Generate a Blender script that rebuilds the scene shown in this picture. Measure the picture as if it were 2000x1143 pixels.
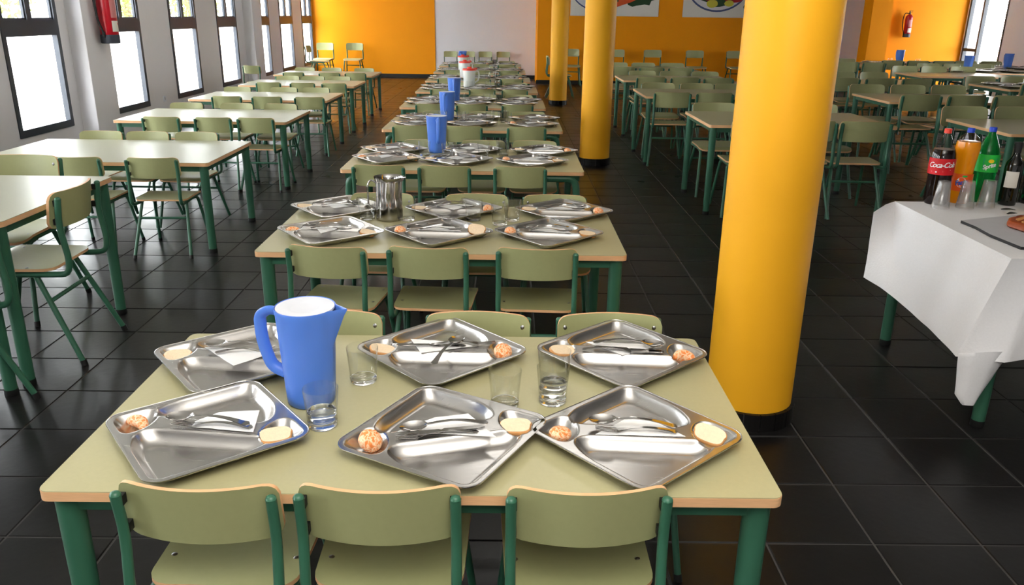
import bpy, math, random
from mathutils import Vector, Matrix, noise
random.seed(7)
PI = math.pi
SC = bpy.context.scene
COL = SC.collection
for o in list(bpy.data.objects): bpy.data.objects.remove(o)

# ------------------------------------------------------------------ camera
def make_camera():
    f, pitch, yaw, roll, h = 1569.72, .3338, .0069, .0130, 1.567
    cp, sp, cy, sy = math.cos(pitch), math.sin(pitch), math.cos(yaw), math.sin(yaw)
    F = Vector((sy*cp, cy*cp, -sp)); R = Vector((cy, -sy, 0)); U = R.cross(F)
    cr, sr = math.cos(roll), math.sin(roll)
    R2 = R*cr + U*sr; U2 = U*cr - R*sr
    cam = bpy.data.cameras.new('camera'); cam.sensor_width = 36; cam.lens = f/2000*36
    cam.clip_start = .05; cam.clip_end = 200
    o = bpy.data.objects.new('camera', cam); COL.objects.link(o)
    m = Matrix((R2, U2, -F)).transposed().to_4x4(); m.translation = Vector((0, 0, h))
    o.matrix_world = m; SC.camera = o
make_camera()

# ------------------------------------------------------------------ sky, lamps, exposure
world = bpy.data.worlds.new('sky'); SC.world = world; world.use_nodes = True
bg = world.node_tree.nodes['Background']
bg.inputs[0].default_value = (.93, .97, 1, 1); bg.inputs[1].default_value = 20.0
SC.view_settings.view_transform = 'Standard'; SC.view_settings.look = 'None'
SC.view_settings.gamma = 1; SC.view_settings.use_curve_mapping = False
SC.view_settings.exposure = 0.1
def lamp(name, loc, sx, sy, watts, rot=(0, 0, 0), col=(1, .96, .9)):
    l = bpy.data.lights.new(name, 'AREA'); l.shape = 'RECTANGLE'; l.size = sx; l.size_y = sy
    l.energy = watts; l.color = col
    o = bpy.data.objects.new(name, l); COL.objects.link(o); o.location = loc; o.rotation_euler = rot
    return o
# the photographer's flash, bounced off the white ceiling, and two unseen fill lamps added further down the hall
lamp('camera_flash', (.05, -.2, 1.75), .3, .3, 190, (PI-.25, 0, 0), (1, .97, .92))
lamp('fill_lamp', (.3, 5.2, 2.86), 1.2, .6, 12)
lamp('fill_lamp', (-1.9, 9.5, 2.86), .3, 5.0, 30)  # added to brighten the window wall, no fixture there

# ------------------------------------------------------------------ materials
def lin(c):
    return tuple((x/12.92 if x <= .04045 else ((x+.055)/1.055)**2.4) for x in (v/255 for v in c))
def mat(name, rgb, rough=.5, metal=0, spec=.5, noise_amt=0, noise_scale=20, bump=0, bump_scale=60, trans=0, ior=1.45, coat=0, stretch=None, rough_var=0, sss=0):
    m = bpy.data.materials.new(name); m.use_nodes = True
    nt = m.node_tree; b = nt.nodes['Principled BSDF']
    c = lin(rgb) + (1,)
    b.inputs['Base Color'].default_value = c
    b.inputs['Roughness'].default_value = rough; b.inputs['Metallic'].default_value = metal
    b.inputs['Specular IOR Level'].default_value = spec; b.inputs['IOR'].default_value = ior
    b.inputs['Transmission Weight'].default_value = trans
    b.inputs['Coat Weight'].default_value = coat
    if sss:
        b.inputs['Subsurface Weight'].default_value = sss; b.inputs['Subsurface Scale'].default_value = .01
    if noise_amt or bump or rough_var:
        tc = nt.nodes.new('ShaderNodeTexCoord'); mp = nt.nodes.new('ShaderNodeMapping')
        nt.links.new(tc.outputs['Object'], mp.inputs['Vector'])
        if stretch: mp.inputs['Scale'].default_value = stretch
        n = nt.nodes.new('ShaderNodeTexNoise'); n.inputs['Scale'].default_value = noise_scale
        n.inputs['Detail'].default_value = 5
        nt.links.new(mp.outputs[0], n.inputs['Vector'])
        if noise_amt:
            mx = nt.nodes.new('ShaderNodeMix'); mx.data_type = 'RGBA'
            mx.inputs[6].default_value = tuple(v*(1-noise_amt) for v in c[:3]) + (1,)
            mx.inputs[7].default_value = tuple(min(1, v*(1+noise_amt)) for v in c[:3]) + (1,)
            nt.links.new(n.outputs['Fac'], mx.inputs[0]); nt.links.new(mx.outputs[2], b.inputs['Base Color'])
        if rough_var:
            mr = nt.nodes.new('ShaderNodeMapRange'); mr.inputs[3].default_value = rough-rough_var; mr.inputs[4].default_value = rough+rough_var
            nt.links.new(n.outputs['Fac'], mr.inputs[0]); nt.links.new(mr.outputs[0], b.inputs['Roughness'])
        if bump:
            n2 = nt.nodes.new('ShaderNodeTexNoise'); n2.inputs['Scale'].default_value = bump_scale
            nt.links.new(mp.outputs[0], n2.inputs['Vector'])
            bp = nt.nodes.new('ShaderNodeBump'); bp.inputs['Strength'].default_value = bump; bp.inputs['Distance'].default_value = .002
            nt.links.new(n2.outputs['Fac'], bp.inputs['Height']); nt.links.new(bp.outputs[0], b.inputs['Normal'])
    return m
def pane_mat(name, tint=(1, 1, 1), milk=0, ior=1.45):
    m = bpy.data.materials.new(name); m.use_nodes = True; nt = m.node_tree; nt.nodes.clear()
    out = nt.nodes.new('ShaderNodeOutputMaterial'); t = nt.nodes.new('ShaderNodeBsdfTransparent'); g = nt.nodes.new('ShaderNodeBsdfGlossy')
    t.inputs[0].default_value = tint + (1,); g.inputs['Roughness'].default_value = .02
    fr = nt.nodes.new('ShaderNodeFresnel'); ge = nt.nodes.new('ShaderNodeNewGeometry'); mr = nt.nodes.new('ShaderNodeMapRange')
    mr.inputs[3].default_value = ior; mr.inputs[4].default_value = 1/ior
    nt.links.new(ge.outputs['Backfacing'], mr.inputs[0]); nt.links.new(mr.outputs[0], fr.inputs[0])
    mx = nt.nodes.new('ShaderNodeMixShader')
    nt.links.new(fr.outputs[0], mx.inputs[0]); nt.links.new(t.outputs[0], mx.inputs[1]); nt.links.new(g.outputs[0], mx.inputs[2]); nt.links.new(mx.outputs[0], out.inputs[0])
    if milk:
        d = nt.nodes.new('ShaderNodeBsdfDiffuse'); d.inputs[0].default_value = (.9, .9, .9, 1); m2 = nt.nodes.new('ShaderNodeMixShader'); m2.inputs[0].default_value = milk
        nt.links.new(mx.outputs[0], m2.inputs[1]); nt.links.new(d.outputs[0], m2.inputs[2]); nt.links.new(m2.outputs[0], out.inputs[0])
    return m
M = {}
M['laminate'] = mat('green laminate', (176, 171, 132), .32, spec=.5, noise_amt=.05, noise_scale=90, bump=.05, bump_scale=300)
M['laminate_pale'] = mat('pale green laminate', (166, 166, 142), .3, spec=.35, noise_amt=.05, noise_scale=90, bump=.05, bump_scale=300)
M['chairwood'] = mat('green chair board', (162, 165, 118), .38, noise_amt=.05, noise_scale=60, bump=.04, bump_scale=250)
M['ply'] = mat('plywood edge', (226, 178, 132), .5, noise_amt=.18, noise_scale=14, stretch=(2, 2, 60))
M['steelgreen'] = mat('dark green enamelled steel', (54, 102, 80), .3, noise_amt=.08, noise_scale=15)
M['black'] = mat('black plastic', (22, 22, 22), .5)
M['steel'] = mat('brushed stainless steel', (200, 198, 196), .26, metal=1, noise_amt=.05, noise_scale=9, rough_var=.04, stretch=(1, 14, 1))
M['polish'] = mat('polished stainless steel', (178, 176, 174), .11, metal=1, rough_var=.03, noise_scale=8)
M['bolt'] = mat('zinc bolt', (170, 170, 170), .3, metal=1)
M['tile'] = mat('black slate floor tile', (22, 21, 21), .3, spec=.27, noise_amt=.35, noise_scale=3.2, bump=.25, bump_scale=26, rough_var=.08)
M['grout'] = mat('grey grout', (74, 72, 71), .8, noise_amt=.2, noise_scale=12)
M['orange_wall'] = mat('orange wall paint', (242, 152, 12), .55, spec=.2, noise_amt=.03, noise_scale=4, bump=.1, bump_scale=90)
M['yellow'] = mat('yellow orange wall paint', (249, 180, 34), .5, spec=.3, noise_amt=.03, noise_scale=4, bump=.12, bump_scale=90)
M['white_wall'] = mat('off white wall paint', (232, 230, 234), .7, noise_amt=.02, noise_scale=3, bump=.08, bump_scale=120)
M['ceiling'] = mat('white ceiling paint', (228, 226, 222), .8, noise_amt=.02)
M['frame'] = mat('anthracite window frame', (58, 64, 74), .4, noise_amt=.08)
M['pane'] = pane_mat('window glass')
M['blue'] = mat('blue plastic', (82, 128, 220), .35, sss=.1)
M['lid'] = mat('frosted white plastic', (222, 226, 236), .35)
M['milky'] = mat('milky translucent plastic', (226, 226, 224), .35, sss=.2)
M['red'] = mat('red plastic', (226, 62, 44), .35)
M['glass'] = mat('clear glass', (255, 255, 255), .0, trans=1, ior=1.46)
M['tumbler'] = pane_mat('thin tumbler glass', (.985, .99, .985), 0, 1.5)
M['water'] = mat('water', (250, 252, 255), .0, trans=1, ior=1.33)
M['paper'] = mat('white paper napkin', (238, 238, 238), .85, bump=.15, bump_scale=180)
M['crumb'] = mat('bread crumb', (240, 216, 184), .85, noise_amt=.12, noise_scale=160, bump=.5, bump_scale=260)
M['crust'] = mat('bread crust', (208, 150, 92), .7, noise_amt=.25, noise_scale=70)
M['cloth'] = mat('white paper tablecloth', (228, 228, 230), .85, noise_amt=.04, noise_scale=120, bump=.5, bump_scale=110)
M['extred'] = mat('red fire extinguisher enamel', (176, 18, 34), .28)
M['extblack'] = mat('dark grey rubber base', (48, 52, 62), .5)
M['label'] = mat('white paper label', (225, 222, 214), .6)
M['grey'] = mat('grey card', (186, 186, 190), .6, noise_amt=.06)
M['outground'] = mat('pale concrete', (205, 200, 190), .9, noise_amt=.08)
M['outwall'] = mat('white outdoor wall', (235, 235, 232), .9)
M['leafy'] = mat('tree leaves', (120, 140, 62), .7, noise_amt=.3, noise_scale=2)
M['bark'] = mat('bark', (96, 78, 60), .9, noise_amt=.3, noise_scale=12)
def orange_mat():
    m = mat('peeled tangerine', (240, 140, 66), .45, bump=.5, bump_scale=90, sss=.1)
    nt = m.node_tree; b = nt.nodes['Principled BSDF']
    tc = nt.nodes.new('ShaderNodeTexCoord'); v = nt.nodes.new('ShaderNodeTexVoronoi'); v.feature = 'DISTANCE_TO_EDGE'
    v.inputs['Scale'].default_value = 95
    n = nt.nodes.new('ShaderNodeTexNoise'); n.inputs['Scale'].default_value = 60
    ad = nt.nodes.new('ShaderNodeMix'); ad.data_type = 'RGBA'; ad.inputs[0].default_value = .03
    nt.links.new(tc.outputs['Object'], n.inputs[0]); nt.links.new(tc.outputs['Object'], ad.inputs[6]); nt.links.new(n.outputs['Color'], ad.inputs[7])
    nt.links.new(ad.outputs[2], v.inputs['Vector'])
    r = nt.nodes.new('ShaderNodeValToRGB'); r.color_ramp.elements[0].position = .02; r.color_ramp.elements[1].position = .22
    r.color_ramp.elements[0].color = lin((250, 214, 176)) + (1,); r.color_ramp.elements[1].color = lin((240, 142, 74)) + (1,)
    nt.links.new(v.outputs['Distance'], r.inputs[0]); nt.links.new(r.outputs[0], b.inputs['Base Color'])
    return m
M['orange'] = orange_mat()

# ------------------------------------------------------------------ mesh builder
class MB:
    def __init__(s): s.v = []; s.f = []; s.m = []
    def add(s, vs, fs, mi=0):
        o = len(s.v); s.v += [tuple(p) for p in vs]
        for q in fs: s.f.append(tuple(i+o for i in q)); s.m.append(mi)
    def box(s, x0, x1, y0, y1, z0, z1, mi=0):
        s.add([(x0,y0,z0),(x1,y0,z0),(x1,y1,z0),(x0,y1,z0),(x0,y0,z1),(x1,y0,z1),(x1,y1,z1),(x0,y1,z1)],
              [(0,3,2,1),(4,5,6,7),(0,1,5,4),(1,2,6,5),(2,3,7,6),(3,0,4,7)], mi)
    def tube(s, pts, r, n=10, mi=0, caps=True, flat=1.0):
        pts = [Vector(p) for p in pts]; k = len(pts)
        rs = r if isinstance(r, (list, tuple)) else [r]*k
        t0 = (pts[1]-pts[0]).normalized()
        nrm = t0.orthogonal().normalized(); vs = []
        for i in range(k):
            if i == 0: t = pts[1]-pts[0]
            elif i == k-1: t = pts[-1]-pts[-2]
            else: t = (pts[i+1]-pts[i]).normalized() + (pts[i]-pts[i-1]).normalized()
            t.normalize(); nrm = (nrm - t*nrm.dot(t)).normalized(); b = t.cross(nrm)
            for j in range(n):
                a = 2*PI*j/n
                vs.append(pts[i] + nrm*math.cos(a)*rs[i] + b*math.sin(a)*rs[i]*flat)
        fs = [(i*n+j, i*n+(j+1) % n, (i+1)*n+(j+1) % n, (i+1)*n+j) for i in range(k-1) for j in range(n)]
        if caps: fs += [tuple(range(n-1, -1, -1)), tuple((k-1)*n+j for j in range(n))]
        s.add(vs, fs, mi)
    def lathe(s, prof, n=24, mi=0, cx=0, cy=0, mis=None):
        k = len(prof); vs = []
        for r, z in prof:
            for j in range(n):
                a = 2*PI*j/n; vs.append((cx+r*math.cos(a), cy+r*math.sin(a), z))
        for i in range(k-1):
            s_mi = mis[i] if mis else mi
            o = len(s.v) if i == 0 else o
            if i == 0: s.v += vs
            for j in range(n):
                s.f.append((o+i*n+j, o+i*n+(j+1) % n, o+(i+1)*n+(j+1) % n, o+(i+1)*n+j)); s.m.append(s_mi)
    def sheet(s, fn, nu, nv, thick, mi=0, mi_edge=None, down=Vector((0, 0, -1))):
        if mi_edge is None: mi_edge = mi
        o = len(s.v); N = (nu+1)*(nv+1)
        top = [[Vector(fn(i/nu, j/nv)) for i in range(nu+1)] for j in range(nv+1)]
        for r in top: s.v += [tuple(p) for p in r]
        for r in top: s.v += [tuple(p+down*thick) for p in r]
        g = lambda i, j, l: o + l*N + j*(nu+1) + i
        for j in range(nv):
            for i in range(nu):
                s.f.append((g(i,j,0), g(i+1,j,0), g(i+1,j+1,0), g(i,j+1,0))); s.m.append(mi)
                s.f.append((g(i,j,1), g(i,j+1,1), g(i+1,j+1,1), g(i+1,j,1))); s.m.append(mi)
        for i in range(nu):
            s.f.append((g(i,0,0), g(i,0,1), g(i+1,0,1), g(i+1,0,0))); s.m.append(mi_edge)
            s.f.append((g(i,nv,0), g(i+1,nv,0), g(i+1,nv,1), g(i,nv,1))); s.m.append(mi_edge)
        for j in range(nv):
            s.f.append((g(0,j,0), g(0,j+1,0), g(0,j+1,1), g(0,j,1))); s.m.append(mi_edge)
            s.f.append((g(nu,j,0), g(nu,j,1), g(nu,j+1,1), g(nu,j+1,0))); s.m.append(mi_edge)
    def prism(s, outline, z0, z1, mi=0, mi_side=None, bev=0):
        n = len(outline)
        if mi_side is None: mi_side = mi
        c = Vector((sum(p[0] for p in outline)/n, sum(p[1] for p in outline)/n))
        def ring(k, z): 
            out = []
            for p in outline:
                d = Vector((p[0], p[1]))-c; L = d.length
                d = d*(1-k/L) if L else d; out.append((c.x+d.x, c.y+d.y, z))
            return out
        if bev:
            vs = ring(bev, z0)+ring(0, z0+bev)+ring(0, z1-bev)+ring(bev, z1); R = 4
        else:
            vs = ring(0, z0)+ring(0, z1); R = 2
        fs = [(k*n+j, k*n+(j+1) % n, (k+1)*n+(j+1) % n, (k+1)*n+j) for k in range(R-1) for j in range(n)]
        s.add(vs, fs, mi_side)
        o = len(s.v)-len(vs)
        s.f.append(tuple(o+j for j in range(n-1, -1, -1))); s.m.append(mi)
        s.f.append(tuple(o+(R-1)*n+j for j in range(n))); s.m.append(mi)
    def mesh(s, name, mats, smooth=True, angle=40):
        me = bpy.data.meshes.new(name); me.from_pydata(s.v, [], s.f)
        for m in (mats if isinstance(mats, (list, tuple)) else [mats]): me.materials.append(m)
        me.polygons.foreach_set('material_index', s.m)
        if smooth:
            me.shade_smooth(); me.set_sharp_from_angle(angle=math.radians(angle))
        me.update(); return me
def link(name, me, parent=None, loc=None, rot=None):
    o = bpy.data.objects.new(name, me); COL.objects.link(o)
    if parent: o.parent = parent
    if loc: o.location = loc
    if rot: o.rotation_euler = rot
    return o
def tag(o, label, cat, group=None, kind=None):
    o['label'] = label; o['category'] = cat
    if group: o['group'] = group
    if kind: o['kind'] = kind
    return o
def root(name, label, cat, loc=(0,0,0), rz=0, group=None, scale=1):
    o = bpy.data.objects.new(name, None); COL.objects.link(o); o.empty_display_size = .1
    o.location = loc; o.rotation_euler = (0, 0, rz); o.scale = (scale,)*3
    return tag(o, label, cat, group)
def struct(name, me, parent=None):
    o = link(name, me, parent)
    if not parent: o['kind'] = 'structure'
    return o
def copy_thing(src, loc, rz, label, group=None, scale=None):
    r = src.copy(); COL.objects.link(r); r.location = loc; r.rotation_euler = (0, 0, rz)
    if scale: r.scale = (scale,)*3
    r['label'] = label
    if group: r['group'] = group
    for ch in src.children:
        c = ch.copy(); COL.objects.link(c); c.parent = r
        for g in ch.children:
            d = g.copy(); COL.objects.link(d); d.parent = c
    return r
def rrect(w, d, r, n=5):
    out = []
    for cx, cy, a0 in ((w/2-r, d/2-r, 0), (-w/2+r, d/2-r, PI/2), (-w/2+r, -d/2+r, PI), (w/2-r, -d/2+r, 3*PI/2)):
        for i in range(n+1):
            a = a0 + PI/2*i/n; out.append((cx+r*math.cos(a), cy+r*math.sin(a)))
    return out
def bez(p0, p1, p2, n=6):
    p0, p1, p2 = Vector(p0), Vector(p1), Vector(p2)
    return [p0*(1-t)**2 + p1*2*t*(1-t) + p2*t*t for t in (i/n for i in range(n+1))]
def soft(pts, r, n=4):
    """polyline with rounded corners"""
    P = [Vector(p) for p in pts]; out = [P[0]]
    for i in range(1, len(P)-1):
        a = (P[i-1]-P[i]); b = (P[i+1]-P[i]); k = min(r, a.length*.45, b.length*.45)
        out += bez(P[i]+a.normalized()*k, P[i], P[i]+b.normalized()*k, n)
    return out + [P[-1]]
ORD = ['first', 'second', 'third', 'fourth', 'fifth', 'sixth', 'seventh', 'eighth', 'ninth', 'tenth']

# ------------------------------------------------------------------ room shell
XL, XR, YB, YF, ZC = -4.93, 9.97, 21.2, -2.5, 2.9
WZ0, WZ1 = .31, 2.5
win_y = [(-.1, .96), (1.97, 3.03), (4.04, 5.1), (6.11, 7.17), (8.19, 9.245), (10.24, 11.29), (12.29, 13.33), (14.27, 15.29), (16.32, 17.37), (18.17, 19.25), (20.1, 21.1)]
def build_shell():
    b = MB(); prev = YF
    for y0, y1 in win_y:
        b.box(XL-.05, XL, prev, y0, 0, ZC); prev = y1
        b.box(XL-.05, XL, y0, y1, 0, WZ0); b.box(XL-.05, XL, y0, y1, WZ1, ZC)
    b.box(XL-.05, XL, prev, YB+.2, 0, ZC)
    wall = struct('wall_left', b.mesh('wall_left', M['white_wall'], False))
    for y0, y1 in ((1.0, 1.55), (9.45, 10.03), (15.72, 16.28)):
        p = MB(); p.prism([(XL-.001, y0), (XL+.16, y0), (XL+.175, y0+.008), (XL+.18, y0+.025), (XL+.18, y1-.025), (XL+.175, y1-.008), (XL+.16, y1), (XL-.001, y1)][::1], 0, ZC)
        link('pilaster', p.mesh('pilaster', M['white_wall'], True, 30), wall)
    b = MB(); b.box(XL-.3, XR+.3, YF-.2, 22.0, ZC, ZC+.2); struct('ceiling', b.mesh('ceiling', M['ceiling'], False))
    b = MB(); b.box(XL-.3, XR+.3, YF-.2, YF, 0, ZC); struct('wall_front', b.mesh('wall_front', M['white_wall'], False))
    # back wall: yellow bay, recessed pale bay, orange block, pale strip, square pier, yellow bay with the extinguisher
    b = MB()
    b.box(XL, -1.87, YB, YB+.3, 0, ZC, 0); b.box(-1.87, .8, YB+.02, YB+.3, 0, ZC, 1)
    b.box(.655, 7.75, 19.7, YB+.3, 0, ZC, 0); b.box(7.75, 8.2, 19.72, YB+.3, 0, ZC, 1)
    b.box(8.2, XR+.3, 18.5, YB+.3, 0, ZC, 0)
    struct('wall_back', b.mesh('wall_back', [M['orange_wall'], M['white_wall']], False))
    b = MB(); b.box(7.79, 8.22, 18.28, 18.72, 0, ZC)
    o = struct('pier', b.mesh('pier', M['orange_wall'], False)); tag(o, 'square orange pier beside the yellow wall with the small fire extinguisher', 'pier', kind='structure')
    b = MB(); b.box(XL, .655, YB-.015, YB+.02, 0, .09); b.box(.64, 7.75, 19.685, 19.7, 0, .09); b.box(8.2, XR, 18.485, 18.5, 0, .09)
    struct('baseboard_back', b.mesh('baseboard_back', M['black'], False))
    # right wall with a glazed door
    b = MB(); dy0, dy1, dz = 17.0, 18.44, 2.5
    b.box(XR, XR+.3, YF, 11.0, 0, ZC); b.box(XR, XR+.3, 12.4, dy0, 0, ZC); b.box(XR, XR+.3, dy1, 18.5, 0, ZC)
    for a, c in ((11.0, 12.4), (dy0, dy1)): b.box(XR, XR+.3, a, c, dz, ZC)
    struct('wall_right', b.mesh('wall_right', M['white_wall'], False))
    for i, (a, c) in enumerate(((dy0, dy1), (11.0, 12.4))):
        m = a + (c-a)*.62; f = MB(); x0, x1 = XR-.01, XR+.07
        f.box(x0, x1, a, a+.05, 0, dz); f.box(x0, x1, c-.06, c, 0, dz); f.box(x0, x1, m-.03, m+.03, 0, dz)
        f.box(x0, x1, a, c, dz-.05, dz); f.box(x0, x1, a, c, 0, .04); f.box(x0, x1, m, c, .92, .98)
        d = struct('door_%d' % (i+1), f.mesh('door', M['frame'], False))
        for p0, p1, z0, z1 in ((a+.05, m-.03, .04, dz-.05), (m+.03, c-.06, .04, .92), (m+.03, c-.06, .98, dz-.05)):
            g = MB(); g.box(XR+.03, XR+.034, p0, p1, z0, z1); link('pane', g.mesh('pane', M['pane'], False), d)
build_shell()
def build_windows():
    zt0, zt1 = 1.29, 1.45
    for i, (y0, y1) in enumerate(win_y):
        x0, x1 = XL-.045, XL+.012; w = .062; ym = (y0+y1)/2
        f = MB()
        f.box(x0, x1, y0, y0+w, WZ0, WZ1); f.box(x0, x1, y1-w, y1, WZ0, WZ1)
        f.box(x0, x1, y0+w, y1-w, WZ0, WZ0+.075); f.box(x0, x1, y0+w, y1-w, WZ1-.07, WZ1)
        f.box(x0, x1, y0+w, y1-w, zt0, zt1)
        f.box(x0, x1-.004, ym-.045, ym+.045, zt1, WZ1-.07)
        o = struct('window_%d' % (i+1), f.mesh('window', M['frame'], False))
        for a, c in ((y0+w, ym-.045), (ym+.045, y1-w)):
            s = MB(); t = .018
            s.box(x0+.01, x1-.02, a, a+t, zt1, WZ1-.07); s.box(x0+.01, x1-.02, c-t, c, zt1, WZ1-.07); s.box(x0+.01, x1-.02, a, c, zt1, zt1+t)
            link('sash', s.mesh('sash', M['frame'], False), o)
            g = MB(); g.box(XL-.043, XL-.040, a, c, zt1, WZ1-.07); link('pane', g.mesh('pane', M['pane'], False), o)
        g = MB(); g.box(XL-.043, XL-.040, y0+w, y1-w, WZ0+.075, zt0); link('pane', g.mesh('pane', M['pane'], False), o)
build_windows()
def build_floor():
    b = MB(); b.box(XL-.3, XR+.3, YF-.2, 22.0, -.1, -.004)
    floor = struct('floor', b.mesh('floor', M['grout'], False))
    T = .341; gx, gy = 1.168, 2.474; g = .003; cells = []
    i0, i1 = int((XL-gx)/T)-1, int((XR-gx)/T)+1; j0, j1 = int((YF-gy)/T)-1, int((22-gy)/T)+1
    for i in range(i0, i1):
        for j in range(j0, j1):
            x, y = gx+(i+.5)*T, gy+(j+.5)*T
            if x < XL+.0 or x > XR or y < YF or y > 21.2: continue
            vis = y > 1.0 and abs(x) < .68*(y*.944+.51)+.2
            cells.append((0 if vis else 1, math.hypot(x, y), x, y))
    cells.sort(); h = T/2-g
    tm = MB(); e = .003
    tm.add([(-h,-h,-.003),(h,-h,-.003),(h,h,-.003),(-h,h,-.003),(-h+e,-h+e,0),(h-e,-h+e,0),(h-e,h-e,0),(-h+e,h-e,0)],
           [(4,5,6,7),(0,1,5,4),(1,2,6,5),(2,3,7,6),(3,0,4,7)])
    me = tm.mesh('tile', M['tile'], False)
    far = MB()
    for k, (_, d, x, y) in enumerate(cells):
        if k < 290: link('tile', me, floor, (x, y, 0))
        else: far.add([(vx+x, vy+y, vz) for vx, vy, vz in tm.v], tm.f)
    o = link('tile', far.mesh('tiles', M['tile'], False), floor); o['kind'] = 'stuff'
build_floor()
def build_column(x, y, r, label):
    b = MB(); n = 40
    b.lathe([(r, .075), (r, ZC)], n)
    c = struct('column', b.mesh('column', M['yellow'])); c.location = (x, y, 0)
    tag(c, label, 'column', 'round yellow columns', 'structure')
    k = MB(); k.lathe([(r+.004, 0), (r+.004, .07)], 36); link('tile_joint', k.mesh('tile_joint', M['grout']), c)
    N = 18; a = PI/N*.93; R = r+.014; t = MB()
    o = [(R*math.cos(q)-r*.0, R*math.sin(q)) for q in (-a, -a/3, a/3, a)] + [((r-.005)*math.cos(q), (r-.005)*math.sin(q)) for q in (a, -a)]
    t.prism(o, 0, .074); me = t.mesh('tile', M['tile'], False)
    for i in range(N): link('tile', me, c, (0, 0, 0), (0, 0, 2*PI*i/N))
build_column(1.012, 3.03, .172, 'big yellow round column nearest, beside the first laid table')
build_column(.958, 8.95, .165, 'middle yellow round column, second along the aisle')
build_column(.905, 15.2, .16, 'farthest yellow round column before the orange wall')

# ------------------------------------------------------------------ outside
def build_outside():
    b = MB(); b.box(XR+.3, XR+3.3, 8, 24, 2.62, 2.8); o = link('sky_blocker', b.mesh('sky_blocker', M['outwall'], False)); o['kind'] = 'structure'  # unseen slab, added to keep sky light off the far yellow wall
    b = MB(); b.box(-40, XL-.3, -20, 45, -.3, -.1); b.box(XR+.3, 30, -20, 45, -.3, -.1)
    o = link('pavement', b.mesh('pavement', M['outground'], False)); o['kind'] = 'structure'
    b = MB(); b.box(-8.0, -7.8, -5, 40, -.1, 1.22); o = link('garden_wall', b.mesh('garden_wall', M['outwall'], False)); o['kind'] = 'structure'
    for i, (x, y, h, rr, lab) in enumerate(((-10.5, 16.4, 3.6, 1.3, 'leafy tree seen through the upper panes of the nearest window'), (-10.8, 24.0, 3.2, 1.2, 'leafy tree outside, seen through the third window'), (-11.5, 30.5, 3.4, 1.3, 'leafy tree outside, seen through the fourth window'))):
        t = root('tree', lab, 'tree', (x, y, -.1), 0, 'trees outside the windows')
        k = MB(); k.tube([(0,0,0), (.05,.03,1.2), (0,.1,h*.6), (.1,0,h)], [.13,.1,.07,.02], 8); link('trunk', k.mesh('trunk', M['bark']), t)
        f = MB(); rg = random.Random(i+3)
        for _ in range(1800):
            d = Vector((rg.gauss(0,1), rg.gauss(0,1), rg.gauss(0,1))).normalized()*(rg.random()**.45)
            p = Vector((d.x*rr, d.y*rr, h*.62+d.z*h*.42)); s = rg.uniform(.05, .1)
            u = Vector((rg.gauss(0,1), rg.gauss(0,1), rg.gauss(0,1))).normalized(); w = u.orthogonal().normalized()
            f.add([p-u*s, p+w*s*.45, p+u*s, p-w*s*.45], [(0,1,2,3)])
        c = link('foliage', f.mesh('foliage', M['leafy'], False), t); c['kind'] = 'stuff'
build_outside()

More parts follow.
